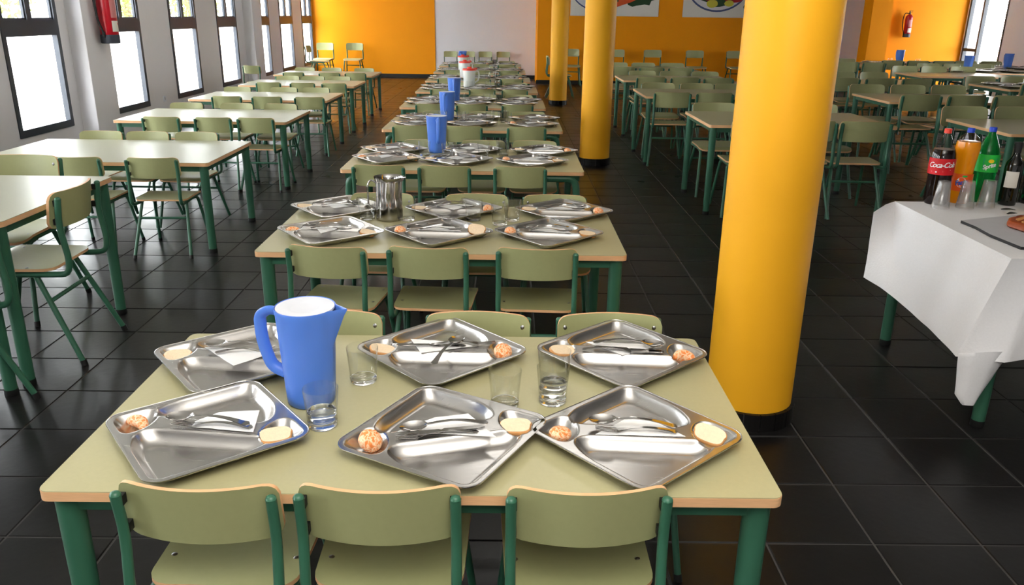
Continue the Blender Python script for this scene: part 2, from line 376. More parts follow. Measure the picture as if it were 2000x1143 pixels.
# ------------------------------------------------------------------ chairs
def chair_parts():
    P = {}
    def seat_fn(u, v):
        y = -.165+.345*v; d = min(v, 1-v)*.345; r = .05
        hw = .165+.008*v
        if d < r: hw = hw - r + math.sqrt(max(0, r*r-(r-d)**2))
        x = (2*u-1)*hw
        z = .384 - .012*(1-(x/.165)**2)*math.sin(PI*min(1, v*1.1)) - .02*max(0, (v-.78)/.22)**2
        return (x, y, z)
    vs = [0, .012, .03, .06, .1, .145, .25, .4, .55, .7, .82, .87, .91, .95, .98, 1]
    s = MB(); s.sheet(lambda u, v: seat_fn(u, vs[int(round(v*15))]), 10, 15, .011, 0, 1); P['seat'] = s.mesh('seat', [M['chairwood'], M['ply']])
    def back_fn(u, v):
        d = min(v, 1-v)*.137; r = .03; hw = .165
        if d < r: hw = hw - r + math.sqrt(max(0, r*r-(r-d)**2))
        x = (2*u-1)*hw; z = .532+.137*v
        y = -.172 - .04*(1-(x/.165)**2) - .02*v
        return (x, y, z)
    bs = [0, .02, .05, .1, .2, .5, .8, .9, .95, .98, 1]
    s = MB(); s.sheet(lambda u, v: back_fn(1-u, bs[int(round(v*10))]), 14, 10, .010, 0, 1, Vector((0, -1, 0))); P['backrest'] = s.mesh('backrest', [M['chairwood'], M['ply']])
    for sx in (-1, 1):
        b = MB(); path = soft([(sx*.157, -.226, .648), (sx*.157, -.214, .55), (sx*.157, -.230, .42), (sx*.157, -.220, .362), (sx*.15, -.14, .358), (sx*.148, .15, .358)], .05)
        b.tube(path, .0115, 10); b.lathe([(.0115, .6478), (.0095, .653), (.005, .6555), (.0001, .656)], 10, 0, sx*.157, -.2262)
        P['tube%d' % sx] = b.mesh('side_tube', M['steelgreen'])
        b = MB(); b.tube([(sx*.145, -.09, .352), (sx*.183, -.232, .012)], .0105, 10); P['rleg%d' % sx] = b.mesh('leg', M['steelgreen'])
        b = MB(); b.tube(soft([(sx*.145, .05, .352), (sx*.148, .125, .345), (sx*.178, .218, .012)], .04), .0105, 10); P['fleg%d' % sx] = b.mesh('leg', M['steelgreen'])
        b = MB(); b.tube([(sx*.1825, -.229, .022), (sx*.184, -.2355, 0)], .0125, 10); P['rcap%d' % sx] = b.mesh('foot_cap', M['black'])
        b = MB(); b.tube([(sx*.177, .2152, .022), (sx*.179, .2212, 0)], .0125, 10); P['fcap%d' % sx] = b.mesh('foot_cap', M['black'])
    b = MB(); b.tube([(-.157, -.131, .252), (.157, -.131, .252)], .0085, 8); P['stretcher'] = b.mesh('stretcher', M['steelgreen'])
    b = MB(); b.tube([(-.148, .09, .353), (.148, .09, .353)], .008, 8); P['cross_tube'] = b.mesh('cross_tube', M['steelgreen'])
    b = MB(); b.lathe([(.0001, .0035), (.004, .003), (.0075, .0005), (.0075, -.003)], 12); P['bolt'] = b.mesh('bolt', M['bolt'])
    b = MB(); b.box(-.007, .007, -.008, .008, -.011, .011); P['spacer'] = b.mesh('spacer', M['black'], False)
    return P
CP = chair_parts()
def make_chair(detail):
    t = root('school_chair', 'green school chair', 'chair')
    st = link('seat', CP['seat'], t); bk = link('backrest', CP['backrest'], t)
    for sx in (-1, 1):
        link('side_tube', CP['tube%d' % sx], t)
        for a in 'rf':
            l = link('leg', CP['%sleg%d' % (a, sx)], t)
            if detail: link('foot_cap', CP['%scap%d' % (a, sx)], l)
        if detail:
            for z in (.562, .632):
                link('spacer', CP['spacer'], t, (sx*.152, -.2005-.02*(z-.532)/.137, z))
                o = link('bolt', CP['bolt'], bk, (sx*.142, -.1826-.02*(z-.532)/.137, z), (-PI/2, 0, 0)); o['label'] = 'round silver bolt head'
            for y in (-.06, .1): link('bolt', CP['bolt'], st, (sx*.142, y, .3805))
    link('stretcher', CP['stretcher'], t)
    if detail: link('cross_tube', CP['cross_tube'], t)
    return t
CH_DETAIL = make_chair(True); CH_PLAIN = make_chair(False); used = set()
def chair(x, yb, face, label, group, scale=1, detail=False, rz=None):
    """yb = y of the top of the backrest; face +1 looks away from the photographer, -1 towards"""
    src = CH_DETAIL if detail else CH_PLAIN
    if rz is None: rz = (0 if face > 0 else PI) + random.uniform(-.05, .05)
    off = Vector((0, -.21*scale, 0)); off.rotate(Matrix.Rotation(rz, 3, 'Z'))
    loc = (x-off.x, yb-off.y, 0)
    if id(src) not in used:
        used.add(id(src)); src.location = loc; src.rotation_euler = (0, 0, rz); src.scale = (scale,)*3; src['label'] = label; src['group'] = group; return src
    return copy_thing(src, loc, rz, label, group, scale)

# ------------------------------------------------------------------ tables
def table_parts(w, d, h, key, lam, arched=False):
    P = {}
    b = MB(); b.prism(rrect(w, d, .022), h-.024, h-.002, 1, 1)
    b.prism(rrect(w-.001, d-.001, .022), h-.002, h, 0, 0)
    P['top'] = b.mesh('tabletop', [M[lam], M['ply']], True, 30)
    b = MB(); i = .028
    for y0 in (-d/2+i, d/2-i-.025): b.box(-w/2+i, w/2-i, y0, y0+.025, h-.062, h-.024)
    for x0 in (-w/2+i, w/2-i-.025): b.box(x0, x0+.025, -d/2+i, d/2-i, h-.062, h-.024)
    P['apron'] = b.mesh('apron', M['steelgreen'], False)
    for sx in (-1, 1):
        for sy in (-1, 1):
            b = MB(); x, y = sx*(w/2-.042), sy*(d/2-.042)
            if arched:
                b.tube(soft([(x*.72, y, h-.05), (x*.985, y, h-.05), (x, y, h*.72), (x, y, .02)], .13, 8), .024, 14)
            else: b.tube([(x, y, h-.024), (x, y, .02)], [.029, .026], 16)
            P['leg%d%d' % (sx, sy)] = b.mesh('leg', M['steelgreen'])
            b = MB(); b.lathe([(.0275, .03), (.0285, .004), (.027, 0), (.001, 0)], 16, 0, x, y); P['cap%d%d' % (sx, sy)] = b.mesh('foot_cap', M['black'])
    return P
TP = {}
def table(x, yf, w, d, h, label, group, lam='laminate', arched=False, rz=0, detail=True):
    key = (w, d, h, lam, arched)
    if key not in TP: TP[key] = table_parts(w, d, h, '', lam, arched)
    P = TP[key]
    t = root('school_table', label, 'table', (x, yf+d/2, 0), rz, group)
    link('tabletop', P['top'], t); link('apron', P['apron'], t)
    for sx in (-1, 1):
        for sy in (-1, 1):
            l = link('leg', P['leg%d%d' % (sx, sy)], t)
            if detail: link('foot_cap', P['cap%d%d' % (sx, sy)], l)
    return t
HT = .62
T_POS = [(-.194, 1.440), (-.277, 3.214), (-.292, 5.083), (-.31, 6.96), (-.384, 8.69), (-.41, 10.45), (-.46, 12.2), (-.50, 14.0), (-.55, 15.75)]
SIDE3 = ['left-hand', 'middle', 'right-hand']
near_x = {0: (-.622, -.255, .170), 1: (-.736, -.323, .122), 2: (-.808, -.397, .076), 3: (-.815, -.385, .153), 4: (-.811, -.387, .091), 5: (-.82, -.335, .074)}
far_x = {0: (-.555, -.09, .326), 1: (-.656, -.163, .247), 2: (-.62, -.188, .197)}
for i, (x, y) in enumerate(T_POS):
    tn = ORD[i] + ' laid table'
    table(x, y, 1.557, .872, HT, 'green-topped table with steel trays, %s from the camera in the middle row' % ORD[i], 'laid tables in the middle row', arched=i in (2, 3))
    nx = near_x.get(i, tuple(x+q for q in (-.42, .03, .5))); fx = far_x.get(i, tuple(x+q for q in (-.36, .08, .5)))
    for k in range(3):
        rz = None
        if i == 0: rz = (-.03, .0, .02)[k]
        if i == 1: rz = (-.12, -.06, -.05)[k]
        chair(nx[k], y-(.04 if i == 0 else .07 if i == 1 else .09), 1, 'green school chair, %s on near side of %s' % (SIDE3[k], tn), 'chairs on the near side of the laid tables', 1, i < 3, rz)
        chair(fx[k], y+.872+(.065 if i < 2 else .1), -1, 'green school chair, %s on far side of %s' % (SIDE3[k], tn), 'chairs on the far side of the laid tables', 1, i < 2)
# window row: small tables
L_POS = [(-2.745, 5.245), (-2.783, 7.34), (-2.82, 9.22), (-2.86, 11.1), (-2.92, 13.02)]
Ln = [(-3.22, -2.781, -2.287), (-3.087, -2.625, -2.247), (-3.127, -2.682, -2.212), (-3.197, -2.745, -2.327), (-3.352, -2.793, -2.39)]
Lf = [(-3.156, -2.796, -2.419), (-3.29, -2.779, -2.332), (-3.374, -2.798, -2.40), (-3.236, -2.872, -2.489), (-3.45, -2.998, -2.451)]
for i, (x, y) in enumerate(L_POS):
    tn = ORD[i] + ' small bare table by the windows'
    table(x, y, 1.557, .96, HT, 'bare pale green table in the window row, %s of the five small ones' % ORD[i], 'bare tables along the windows', 'laminate_pale')
    for k in range(3):
        if i == 0 and k == 0: continue
        chair(Ln[i][k], y-.09, 1, 'green school chair, %s on near side of %s' % (SIDE3[k], tn), 'chairs on the near side of the window tables', 1, i < 2)
        chair(Lf[i][k], y+.96+.1, -1, 'green school chair, %s on far side of %s' % (SIDE3[k], tn), 'chairs on the far side of the window tables', 1, False)
chair(Lf[0][0], L_POS[0][1]+1.06, -1, 'green school chair, left-hand on far side of first small bare table by the windows', 'chairs on the far side of the window tables')
# the two taller tables nearest on the window side
HB = .745
table(-2.83, 3.17, 1.56, .97, HB, 'tall pale table by the windows with a turned chair at its end', 'tall tables by the windows', 'laminate_pale')
table(-2.85, 2.18, 1.56, .975, HB, 'tall pale table cut by the picture edge, its legs beside the turned chair', 'tall tables by the windows', 'laminate_pale')
chair(-2.66, 4.41, -1, 'tall green chair on the far side of the tall window table', 'tall chairs at the tall window tables', 1.2, True)
chair(-1.99, 3.64, 1, 'tall green chair turned side-on at the end of the tall window table', 'tall chairs at the tall window tables', 1.2, True, PI/2+.03)
chair(-2.02, 2.86, 1, 'tall green chair nearest the camera, only a leg and tube in view', 'tall chairs at the tall window tables', 1.2, True, PI/2-.02)
chair(-4.45, 14.4, 1, 'green school chair standing alone against the window pilaster', 'spare chairs along the walls', 1.0, False, -.25)
chair(-4.55, 20.75, -1, 'green chair against the yellow wall, nearer the windows', 'spare chairs along the walls', 1.25, False, PI)
chair(-3.83, 20.8, -1, 'green chair against the yellow wall, farther from the windows', 'spare chairs along the walls', 1.25, False, PI)
chair(-4.78, 19.9, 1, 'green chair turned sideways in the corner below the last window', 'spare chairs along the walls', 1.2, False, -PI/2)
for k, x in enumerate((-1.47, -1.03, -.6, -.15)):
    chair(x, 20.95, -1, 'green school chair, %s from left of four against the pale grey wall' % ORD[k], 'chairs against the pale grey wall', 1.0, False, PI)
# right-hand hall: taller tables and chairs
R_POS = [(2.375, 6.53), (2.24, 8.88), (2.29, 11.08), (2.27, 13.2)]
Rn = [(1.965, 2.39, 2.82), (1.74, 2.19, 2.64), (1.88, 2.33, 2.77), (1.80, 2.24, 2.70)]
Rf = [(1.92, 2.4, 2.88), (1.8, 2.26, 2.68), (1.95, 2.4, 2.87), (1.83, 2.3, 2.8)]
for i, (x, y) in enumerate(R_POS):
    tn = ORD[i] + ' tall bare table behind the columns'
    table(x, y, 1.52, .97, HB, 'tall bare table just behind the yellow columns, %s from the camera' % ORD[i], 'tall bare tables behind the columns')
    for k in range(3):
        chair(Rn[i][k], y-.12, 1, 'tall green chair, %s on near side of %s' % (SIDE3[k], tn), 'tall chairs behind the columns', 1.2)
        chair(Rf[i][k], y+1.1+(.05 if i == 0 else .0), -1, 'tall green chair, %s on far side of %s' % (SIDE3[k], tn), 'tall chairs behind the columns', 1.2)
for k, x in enumerate((1.42, 2.47, 3.33, 4.31, 5.25)):
    chair(x, 19.45, -1, 'tall green chair, %s from left of five along the orange wall' % ORD[k], 'chairs along the orange wall', 1.22, False, PI)
chair(.755, 16.3, 1, 'green chair side-on just behind the farthest yellow column', 'spare chairs along the walls', 1.2, False, -PI/2)
S_POS = [(4.6, 6.2), (4.74, 8.6), (4.85, 10.9), (7.03, 10.32), (7.05, 12.6), (6.0, 14.9), (7.9, 13.55), (7.65, 15.7), (9.1, 14.55)]
S_LAID = (3, 6, 7, 8)
S_LAB = ['right behind the drinks table', 'second beyond the drinks table', 'third beyond the drinks table', 'laid nearest the glazed door', 'bare between laid ones', 'bare before the orange pier', 'with jug before glazed door', 'with jug before yellow wall', 'with jug before pale wall']
for i, (x, y) in enumerate(S_POS):
    table(x, y, 1.52, .97, HB, 'tall table in the side hall, ' + S_LAB[i], 'tall tables in the side hall')
    for k in range(3):
        if x+(k-1)*.48 > 9.5: continue
        if i not in (6, 8, 4): chair(x-.3+.48*(k-.5)+.05, y-.13, 1, 'tall green chair, %s near side, table %s' % (SIDE3[k], S_LAB[i]), 'tall chairs in the side hall', 1.25)
        if i not in (7,): chair(x-.3+.48*(k-.5), y+1.1, -1, 'tall green chair, %s far side, table %s' % (SIDE3[k], S_LAB[i]), 'tall chairs in the side hall', 1.25)

# ------------------------------------------------------------------ trays
TH = .029
def tray_mesh(n):
    a, r = .37, .045; hh = a/2
    def ss(e0, e1, x):
        t = max(0, min(1, (x-e0)/(e1-e0))); return t*t*(3-2*t)
    def smin(a_, b_, k=.03):
        h = max(k-abs(a_-b_), 0)/k; return min(a_, b_)-h*h*k*.25
    def depth(x, y):
        # u,v = diamond axes; distance inside each pan, positive inside
        u, v = (x+y)/math.sqrt(2), (y-x)/math.sqrt(2)
        q = 1/math.sqrt(2); E = hh-.014
        bd = smin(smin(E-x, E+x), smin(E-y, E+y))
        pans = [(smin(smin(bd, -v-.030), .166-abs(u-.018), .05), .026),      # lower big pan
                (smin(smin(bd, v-.026), .150-abs(u+.016), .05), .026)]       # upper big pan
        for sg in (-1, 1): pans.append((smin(bd, .080-math.hypot(u*sg-.213, v*.95)), .030))
        d = 0
        for p, w in pans:
            if p > 0:
                t = min(1, p/w); d = max(d, (1-(1-t)**2)*.94+.06*t*t)
        return d
    b = MB()
    def fn(s, t):
        y = (2*t-1)*hh; dd = hh-abs(y)
        hw = hh
        if dd < r: hw = hh-r+math.sqrt(max(0, r*r-(r-dd)**2))
        x = (2*s-1)*hw
        z = TH-(TH-.0012)*depth(x, y)
        return ((x+y)/math.sqrt(2), (y-x)/math.sqrt(2), z)
    idx = lambda i, j: j*(n+1)+i
    def wp(t):   # denser rows close to the rounded rim
        return .5-.5*math.cos(PI*t)*(.25)-.5*(1-2*t)*.75
    b.add([fn(wp(i/n), wp(j/n)) for j in range(n+1) for i in range(n+1)],
          [(idx(i, j), idx(i+1, j), idx(i+1, j+1), idx(i, j+1)) for j in range(n) for i in range(n)])
    out = rrect(a, a, r, 8); c = math.sqrt(.5)
    pts = [((x+y)*c, (y-x)*c, TH-.001) for x, y in out]; pts.append(pts[0])
    b.tube(pts, .0022, 6, caps=False)
    return b.mesh('compartment_tray', M['steel'], True, 60)
TRAY_HI, TRAY_LO = tray_mesh(120), tray_mesh(56)

def spoon_mesh():
    def prof(s):
        # s along length 0 (bowl tip) .. 1 (handle end): half width, height
        L = .19
        if s < .32:
            q = s/.32; w = .0225*math.sqrt(max(0, 1-((q-.48)/.52 if q > .48 else (q-.48)/.48)**2)); w = max(w, .0006 if q < .5 else .0032)
        else:
            q = (s-.32)/.68; w = .0038+.0065*max(0, (q-.35)/.65)**1.5
            if q > .94: w *= math.sqrt(max(0.02, 1-((q-.94)/.06)**2))
        return w
    def fn(u, v):
        s = v; w = prof(s); x = (2*u-1)*w; y = .205*s-.1025
        if s < .32:
            q = s/.32; z = .011-.011*math.sin(PI*min(1, max(0, q)))**.8*(1-(2*u-1)**2) + .004*q
        else:
            q = (s-.32)/.68; z = .015+.009*math.sin(PI*min(1, q*1.1))**1.0*.9 - .008*q
        return (x, y, z)
    b = MB(); b.sheet(fn, 8, 44, .0018); return b.mesh('spoon', M['polish'], True, 50)
def fork_mesh():
    b = MB()
    def fn(u, v):
        s = .26+.74*v; q = (s-.26)/.74
        w = .011 if q < .02 else .0035+.0075*max(0, 1-q/.16)**.8+.006*max(0, (q-.4)/.6)**1.5
        if q > .95: w *= math.sqrt(max(.02, 1-((q-.95)/.05)**2))
        return ((2*u-1)*w, .19*s-.095, .004+.009*math.sin(PI*min(1, q*1.05)))
    b.sheet(fn, 4, 26, .0014)
    for k in range(4):
        x = -.0093+.0062*k
        b.sheet(lambda u, v: (x+(2*u-1)*(.0017-.0006*(1-v)), .19*.27*v-.095, .004+.004*(1-v)**2), 1, 5, .0012)
    return b.mesh('fork', M['polish'], True, 50)
def knife_mesh():
    b = MB()
    def fn(u, v):
        w = .009 if v < .5 else .006+.002*(v-.5)
        if v < .08: w *= math.sqrt(max(.05, 1-((.08-v)/.08)**2))
        if v > .96: w *= math.sqrt(max(.05, 1-((v-.96)/.04)**2))
        return ((2*u-1)*w, .2*v-.1, .002+.003*(v > .5))
    b.sheet(fn, 2, 30, .002); return b.mesh('knife', M['polish'], True, 50)
SPOON, FORK, KNIFE = spoon_mesh(), fork_mesh(), knife_mesh()
def bread_meshes(w, d, t):
    o = []
    for k in range(28):
        a = 2*PI*k/28; x, y = math.cos(a), math.sin(a)
        rr = 1/((abs(x)**3+abs(y)**3)**(1/3)); 
        if y > 0: rr *= 1+.06*math.cos(2*a)
        o.append((x*rr*w/2*(1+.02*math.sin(5*a)), y*rr*d/2))
    c = MB(); c.prism(o, 0, t, 0, 0, .003)
    i = MB(); i.prism([(x*.93, y*.92) for x, y in o], t, t+.0012)
    return c.mesh('bread_slice', M['crust'], True, 50), i.mesh('crumb', M['crumb'], True, 50)
BREAD = bread_meshes(.085, .06, .015)
def tangerine_mesh():
    b = MB(); n, m = 40, 20
    prof = []
    vs = []
    for i in range(m+1):
        th = PI*i/m
        for j in range(n):
            ph = 2*PI*j/n; g = abs(math.sin(ph*5)); r = .027*(1-.10*(1-g)**3*math.sin(th))
            r *= 1-.10*(abs(math.cos(th))**6)
            vs.append((r*math.sin(th)*math.cos(ph), r*math.sin(th)*math.sin(ph), r*math.cos(th)*.86))
    fs = [(i*n+j, (i+1)*n+j, (i+1)*n+(j+1) % n, i*n+(j+1) % n) for i in range(m) for j in range(n)]
    b.add(vs, fs); return b.mesh('tangerine', M['orange'], True, 80)
TANG = tangerine_mesh()
def segment_mesh():
    b = MB(); n, m = 16, 14; vs = []
    for i in range(m+1):
        q = i/m; a = -1.15+2.3*q; rad = .012*math.sqrt(max(0, 1-(2*q-1)**2))+.0003
        for j in range(n):
            p = 2*PI*j/n
            vs.append((.022*math.sin(a)+rad*math.cos(p)*math.sin(a)*.9, .022*math.cos(a)-.018+rad*math.cos(p)*math.cos(a)*.9, rad*math.sin(p)))
    b.add(vs, [(i*n+j, i*n+(j+1) % n, (i+1)*n+(j+1) % n, (i+1)*n+j) for i in range(m) for j in range(n)])
    return b.mesh('tangerine_segment', M['orange'], True, 80)
SEG = segment_mesh()
def napkin_mesh(pts, sag=.004, seed=0, drop=None):
    """folded paper sheet: four corners (x,y,z)"""
    P = [Vector((p[0]*.9, p[1]*.9, p[2])) for p in pts]; b = MB()
    def fn(u, v):
        p = (P[0]*(1-u)+P[1]*u)*(1-v)+(P[3]*(1-u)+P[2]*u)*v
        k = noise.noise(Vector((p.x*30+seed*7, p.y*30, seed)))
        return (p.x, p.y, p.z+sag*(.5+.5*k)*math.sin(PI*u)*math.sin(PI*v)+.0015*k)
    b.sheet(fn, 10, 8, .0008); me = b.mesh('paper_napkin', M['paper'], True, 60); return me
def on_tray(name, me, tr, u, v, dz, rz, label, cat, group, rot=None, scale=None):
    """a thing of its own lying in tray tr at tray coordinates u,v"""
    x, y, z, a = tr; c, s = math.cos(a), math.sin(a)
    o = link(name, me); o.location = (x+u*c-v*s, y+u*s+v*c, z+dz)
    o.rotation_euler = (rot[0] if rot else 0, rot[1] if rot else 0, a+rz)
    if scale: o.scale = scale
    return tag(o, label, cat, group)
def bread(tr, u, v, rz, where, tilt=(.25, 0), dz=.012, sc=1):
    o = on_tray('bread_slice', BREAD[0], tr, u, v, dz, rz, 'slice of white bread with brown crust, ' + where, 'bread', 'bread slices in the trays', (tilt[0], tilt[1]), (sc*.86,)*3)
    link('crumb', BREAD[1], o)['label'] = 'pale bread crumb face'
def tray(x, y, a, where, hi):
    o = link('compartment_tray', TRAY_HI if hi else TRAY_LO); o.location = (x, y, HT+.0005); o.rotation_euler = (0, 0, a)
    tag(o, 'steel four-compartment tray, ' + where, 'tray', 'steel trays on the laid tables')
    return (x, y, HT+.0005, a)
G_SP, G_FK, G_KN, G_NP, G_TG = 'spoons on the trays', 'forks on the trays', 'knives on the trays', 'paper napkins on the trays', 'peeled tangerines in the trays'
H = TH
def on_first():
    W = 'on the %s tray of first laid table'
    # near left
    w = W % 'near left-hand'; t = tray(-.697, 1.675, math.radians(-7), w[3:].replace('tray of', 'place of'), True)
    on_tray('peeled_tangerine', SEG, t, -.178, .008, .017, -.5, 'two-lobed piece of peeled tangerine ' + w, 'tangerine', G_TG, (.2, 0), (1.55, 1.35, 1.35))
    bread(t, .168, -.006, .45, w)
    on_tray('paper_napkin', napkin_mesh([(-.09,-.03,.003),(.10,-.045,.003),(.08,.055,.012),(-.03,.05,.004)], .004, 1), t, .03, .015, H, .05, 'folded white paper napkin ' + w, 'napkin', G_NP)
    on_tray('fork', FORK, t, .02, -.012, H+.005, PI/2+.05+PI, 'steel fork half under the spoon ' + w, 'fork', G_FK, scale=(1,1,1))
    on_tray('spoon', SPOON, t, .008, -.008, H+.012, PI*1.5-.03, 'steel spoon with bowl towards tangerine ' + w, 'spoon', G_SP)
    # near middle
    w = W % 'near middle'; t = tray(-.14, 1.660, math.radians(16), w[3:].replace('tray of', 'place of'), True)
    on_tray('peeled_tangerine', TANG, t, -.172, .004, .026, .4, 'whole peeled tangerine ' + w, 'tangerine', G_TG, (.5, .3), (1.05,)*3)
    bread(t, .170, -.004, -.25, w)
    on_tray('paper_napkin', napkin_mesh([(-.12,-.005,.004),(.125,-.07,.003),(.07,.05,.01),(-.02,.055,.004)], .004, 2), t, .0, .012, H, -.1, 'folded white paper napkin ' + w, 'napkin', G_NP)
    on_tray('fork', FORK, t, -.022, -.022, H+.002, -PI/2-.12, 'steel fork under the spoon ' + w, 'fork', G_FK)
    on_tray('knife', KNIFE, t, -.01, -.012, H+.006, -PI/2-.1, 'steel knife between fork and spoon ' + w, 'knife', G_KN)
    on_tray('spoon', SPOON, t, -.004, -.010, H+.013, -PI/2-.1, 'steel spoon atop the cutlery ' + w, 'spoon', G_SP)
    # near right
    w = W % 'near right-hand'; t = tray(.305, 1.668, math.radians(-3.5), w[3:].replace('tray of', 'place of'), True)
    on_tray('peeled_tangerine', TANG, t, -.176, -.012, .021, 1.0, 'flattened pale peeled tangerine ' + w, 'tangerine', G_TG, (0, .2), (1.1, .95, .75))
    bread(t, .172, .004, -.42, w, (.5, .15), .02, 1.0)
    on_tray('paper_napkin', napkin_mesh([(-.10,-.03,.002),(.13,-.025,.003),(.06,.045,.006),(.0,.075,.003)], .003, 3), t, -.005, .0, H, .0, 'folded white paper napkin ' + w, 'napkin', G_NP)
    on_tray('fork', FORK, t, .0, -.012, H+.004, -PI/2+.02, 'steel fork under napkin and spoon ' + w, 'fork', G_FK)
    on_tray('spoon', SPOON, t, -.008, .004, H+.012, -PI/2-.07, 'steel spoon ' + w, 'spoon', G_SP)
    # far left
    w = W % 'far left-hand'; t = tray(-.755, 2.090, math.radians(-6), w[3:].replace('tray of', 'place of'), True)
    bread(t, -.175, -.012, .3, w)
    on_tray('paper_napkin', napkin_mesh([(-.13,.035,.002),(.02,-.085,.0),(.10,.0,.006),(-.02,.035,.004)], .004, 4), t, .0, .0, H, .0, 'white paper napkin hanging into a pan ' + w, 'napkin', G_NP)
    on_tray('fork', FORK, t, .03, .005, H+.005, PI/2+.2, 'steel fork crossing the spoon ' + w, 'fork', G_FK)
    on_tray('spoon', SPOON, t, -.005, .02, H+.012, -PI/2+.05, 'steel spoon beside the blue jug ' + w, 'spoon', G_SP)
    # far middle
    w = W % 'far middle'; t = tray(-.187, 2.150, math.radians(-2), w[3:].replace('tray of', 'place of'), True)
    bread(t, -.172, -.008, .1, w, (.15, .2), .014)
    on_tray('peeled_tangerine', TANG, t, .178, -.004, .023, .2, 'round peeled tangerine ' + w, 'tangerine', G_TG, (.4, 0), (1.0, 1.05, .95))
    on_tray('paper_napkin', napkin_mesh([(-.11,.06,.003),(-.06,-.05,.002),(.10,.01,.004),(.05,.04,.004)], .005, 5), t, .0, .0, H, .0, 'crumpled white paper napkin ' + w, 'napkin', G_NP)
    on_tray('knife', KNIFE, t, -.03, .0, H+.005, PI/2+.06, 'steel knife under the crossed spoon ' + w, 'knife', G_KN)
    on_tray('fork', FORK, t, .06, .015, H+.004, PI/2+.12, 'steel fork under the crossed spoon ' + w, 'fork', G_FK)
    on_tray('spoon', SPOON, t, .022, -.048, H+.008, PI-.28, 'steel spoon lying crosswise ' + w, 'spoon', G_SP, (.0, 0))
    # far right
    w = W % 'far right-hand'; t = tray(.335, 2.148, math.radians(-3.5), w[3:].replace('tray of', 'place of'), True)
    bread(t, -.172, -.004, .3, w, (.2, .1), .014)
    on_tray('peeled_tangerine', SEG, t, .178, -.012, .018, .2, 'lump of peeled tangerine ' + w, 'tangerine', G_TG, (.2, .2), (1.5, 1.5, 1.6))
    on_tray('paper_napkin', napkin_mesh([(-.115,.05,.003),(.0,-.045,.001),(.115,.03,.004),(.06,.045,.004)], .004, 6), t, .0, .0, H, .0, 'folded white paper napkin ' + w, 'napkin', G_NP)
    on_tray('knife', KNIFE, t, .02, -.01, H+.005, PI/2-.06, 'steel knife under the spoon handle ' + w, 'knife', G_KN)
    on_tray('fork', FORK, t, -.02, -.02, H+.003, PI/2-.02, 'steel fork under the spoon ' + w, 'fork', G_FK)
    on_tray('spoon', SPOON, t, .02, .012, H+.010, PI/2-.02, 'steel spoon with bowl towards the column ' + w, 'spoon', G_SP)
on_first()
NAPS = [napkin_mesh([(-.11,.03,.003),(.0,-.07,.001),(.11,.02,.004),(.03,.05,.004)], .004, 11), napkin_mesh([(-.10,-.03,.003),(.12,-.03,.003),(.07,.04,.006),(-.02,.06,.004)], .004, 12), napkin_mesh([(-.03,-.09,.001),(.07,.03,.004),(.03,.05,.004),(-.08,.03,.003)], .003, 13)]
T2 = [(-.790, 3.487, -7), (-.308, 3.497, -3), (.185, 3.497, -4), (-.845, 3.95, -4), (-.27, 3.945, 0), (.28, 3.93, -5)]
T3 = [(-.815, 5.43, -6), (-.345, 5.39, 4), (.16, 5.38, -4), (-.82, 5.80, -5), (-.277, 5.81, 0), (.255, 5.80, -4)]
T4 = [(-.81, 7.27, -6), (-.34, 7.29, -3), (.21, 7.27, -4), (-.82, 7.7, -5), (-.31, 7.72, 0), (.24, 7.70, -4)]
TNAME = ['near left-hand', 'near middle', 'near right-hand', 'far left-hand', 'far middle', 'far right-hand']
FRUIT = {1: ['s', 't', 't', '', 't', 't'], 2: ['s', '', 't', '', '', 't'], 3: ['s', '', 't', '', '', '']}
for i in range(1, 9):
    base = {1: T2, 2: T3, 3: T4}.get(i)
    if not base: base = [(T_POS[i][0]+dx+random.uniform(-.02, .02), T_POS[i][1]+dy, random.uniform(-9, 7)) for dx, dy in ((-.51,.31),(-.03,.32),(.47,.31),(-.52,.70),(.02,.71),(.51,.70))]
    fr = FRUIT.get(i) or [random.choice(['t', '', 's', '']) for _ in range(6)]
    for k, (x, y, a) in enumerate(base):
        w = 'on the %s tray of %s laid table' % (TNAME[k], ORD[i])
        t = tray(x, y, math.radians(a), w[3:].replace('tray of', 'place of'), i < 3)
        sg = random.choice((-1, 1)) if i > 1 else (1, 1, 1, -1, 1, -1)[k]
        on_tray('paper_napkin', NAPS[(k+i) % 3] if i > 1 else NAPS[(2, 1, 1, 0, 0, 1)[k]], t, .0, .0, H, random.uniform(-.15, .15), 'white paper napkin ' + w, 'napkin', G_NP)
        on_tray('spoon', SPOON, t, -.01*sg, .004, H+.010, -PI/2*sg+random.uniform(-.15, .15), 'steel spoon ' + w, 'spoon', G_SP)
        if i < 5: on_tray('fork', FORK, t, .01, -.02, H+.004, PI/2+random.uniform(-.15, .15), 'steel fork ' + w, 'fork', G_FK)
        side = -1 if (i, k) in ((1, 0), (1, 1), (1, 2), (2, 2), (3, 2), (2, 0)) else 1
        if fr[k] == 't': on_tray('peeled_tangerine', TANG, t, .172*side, -.008, .022, random.random(), 'peeled tangerine ' + w, 'tangerine', G_TG, (.4, .1), (1, .95, .85))
        if fr[k] == 's': on_tray('peeled_tangerine', SEG, t, .172*side, -.006, .016, random.random(), 'piece of peeled tangerine ' + w, 'tangerine', G_TG, (.2, 0), (1.5, 1.3, 1.3))
        if (i, k) == (1, 1): bread(t, .172, .0, -.1, w, (.9, .1), .03, 1.05)
        else: bread(t, -.172*side, -.006, random.uniform(-.3, .3), w, (.15, .1), .013)

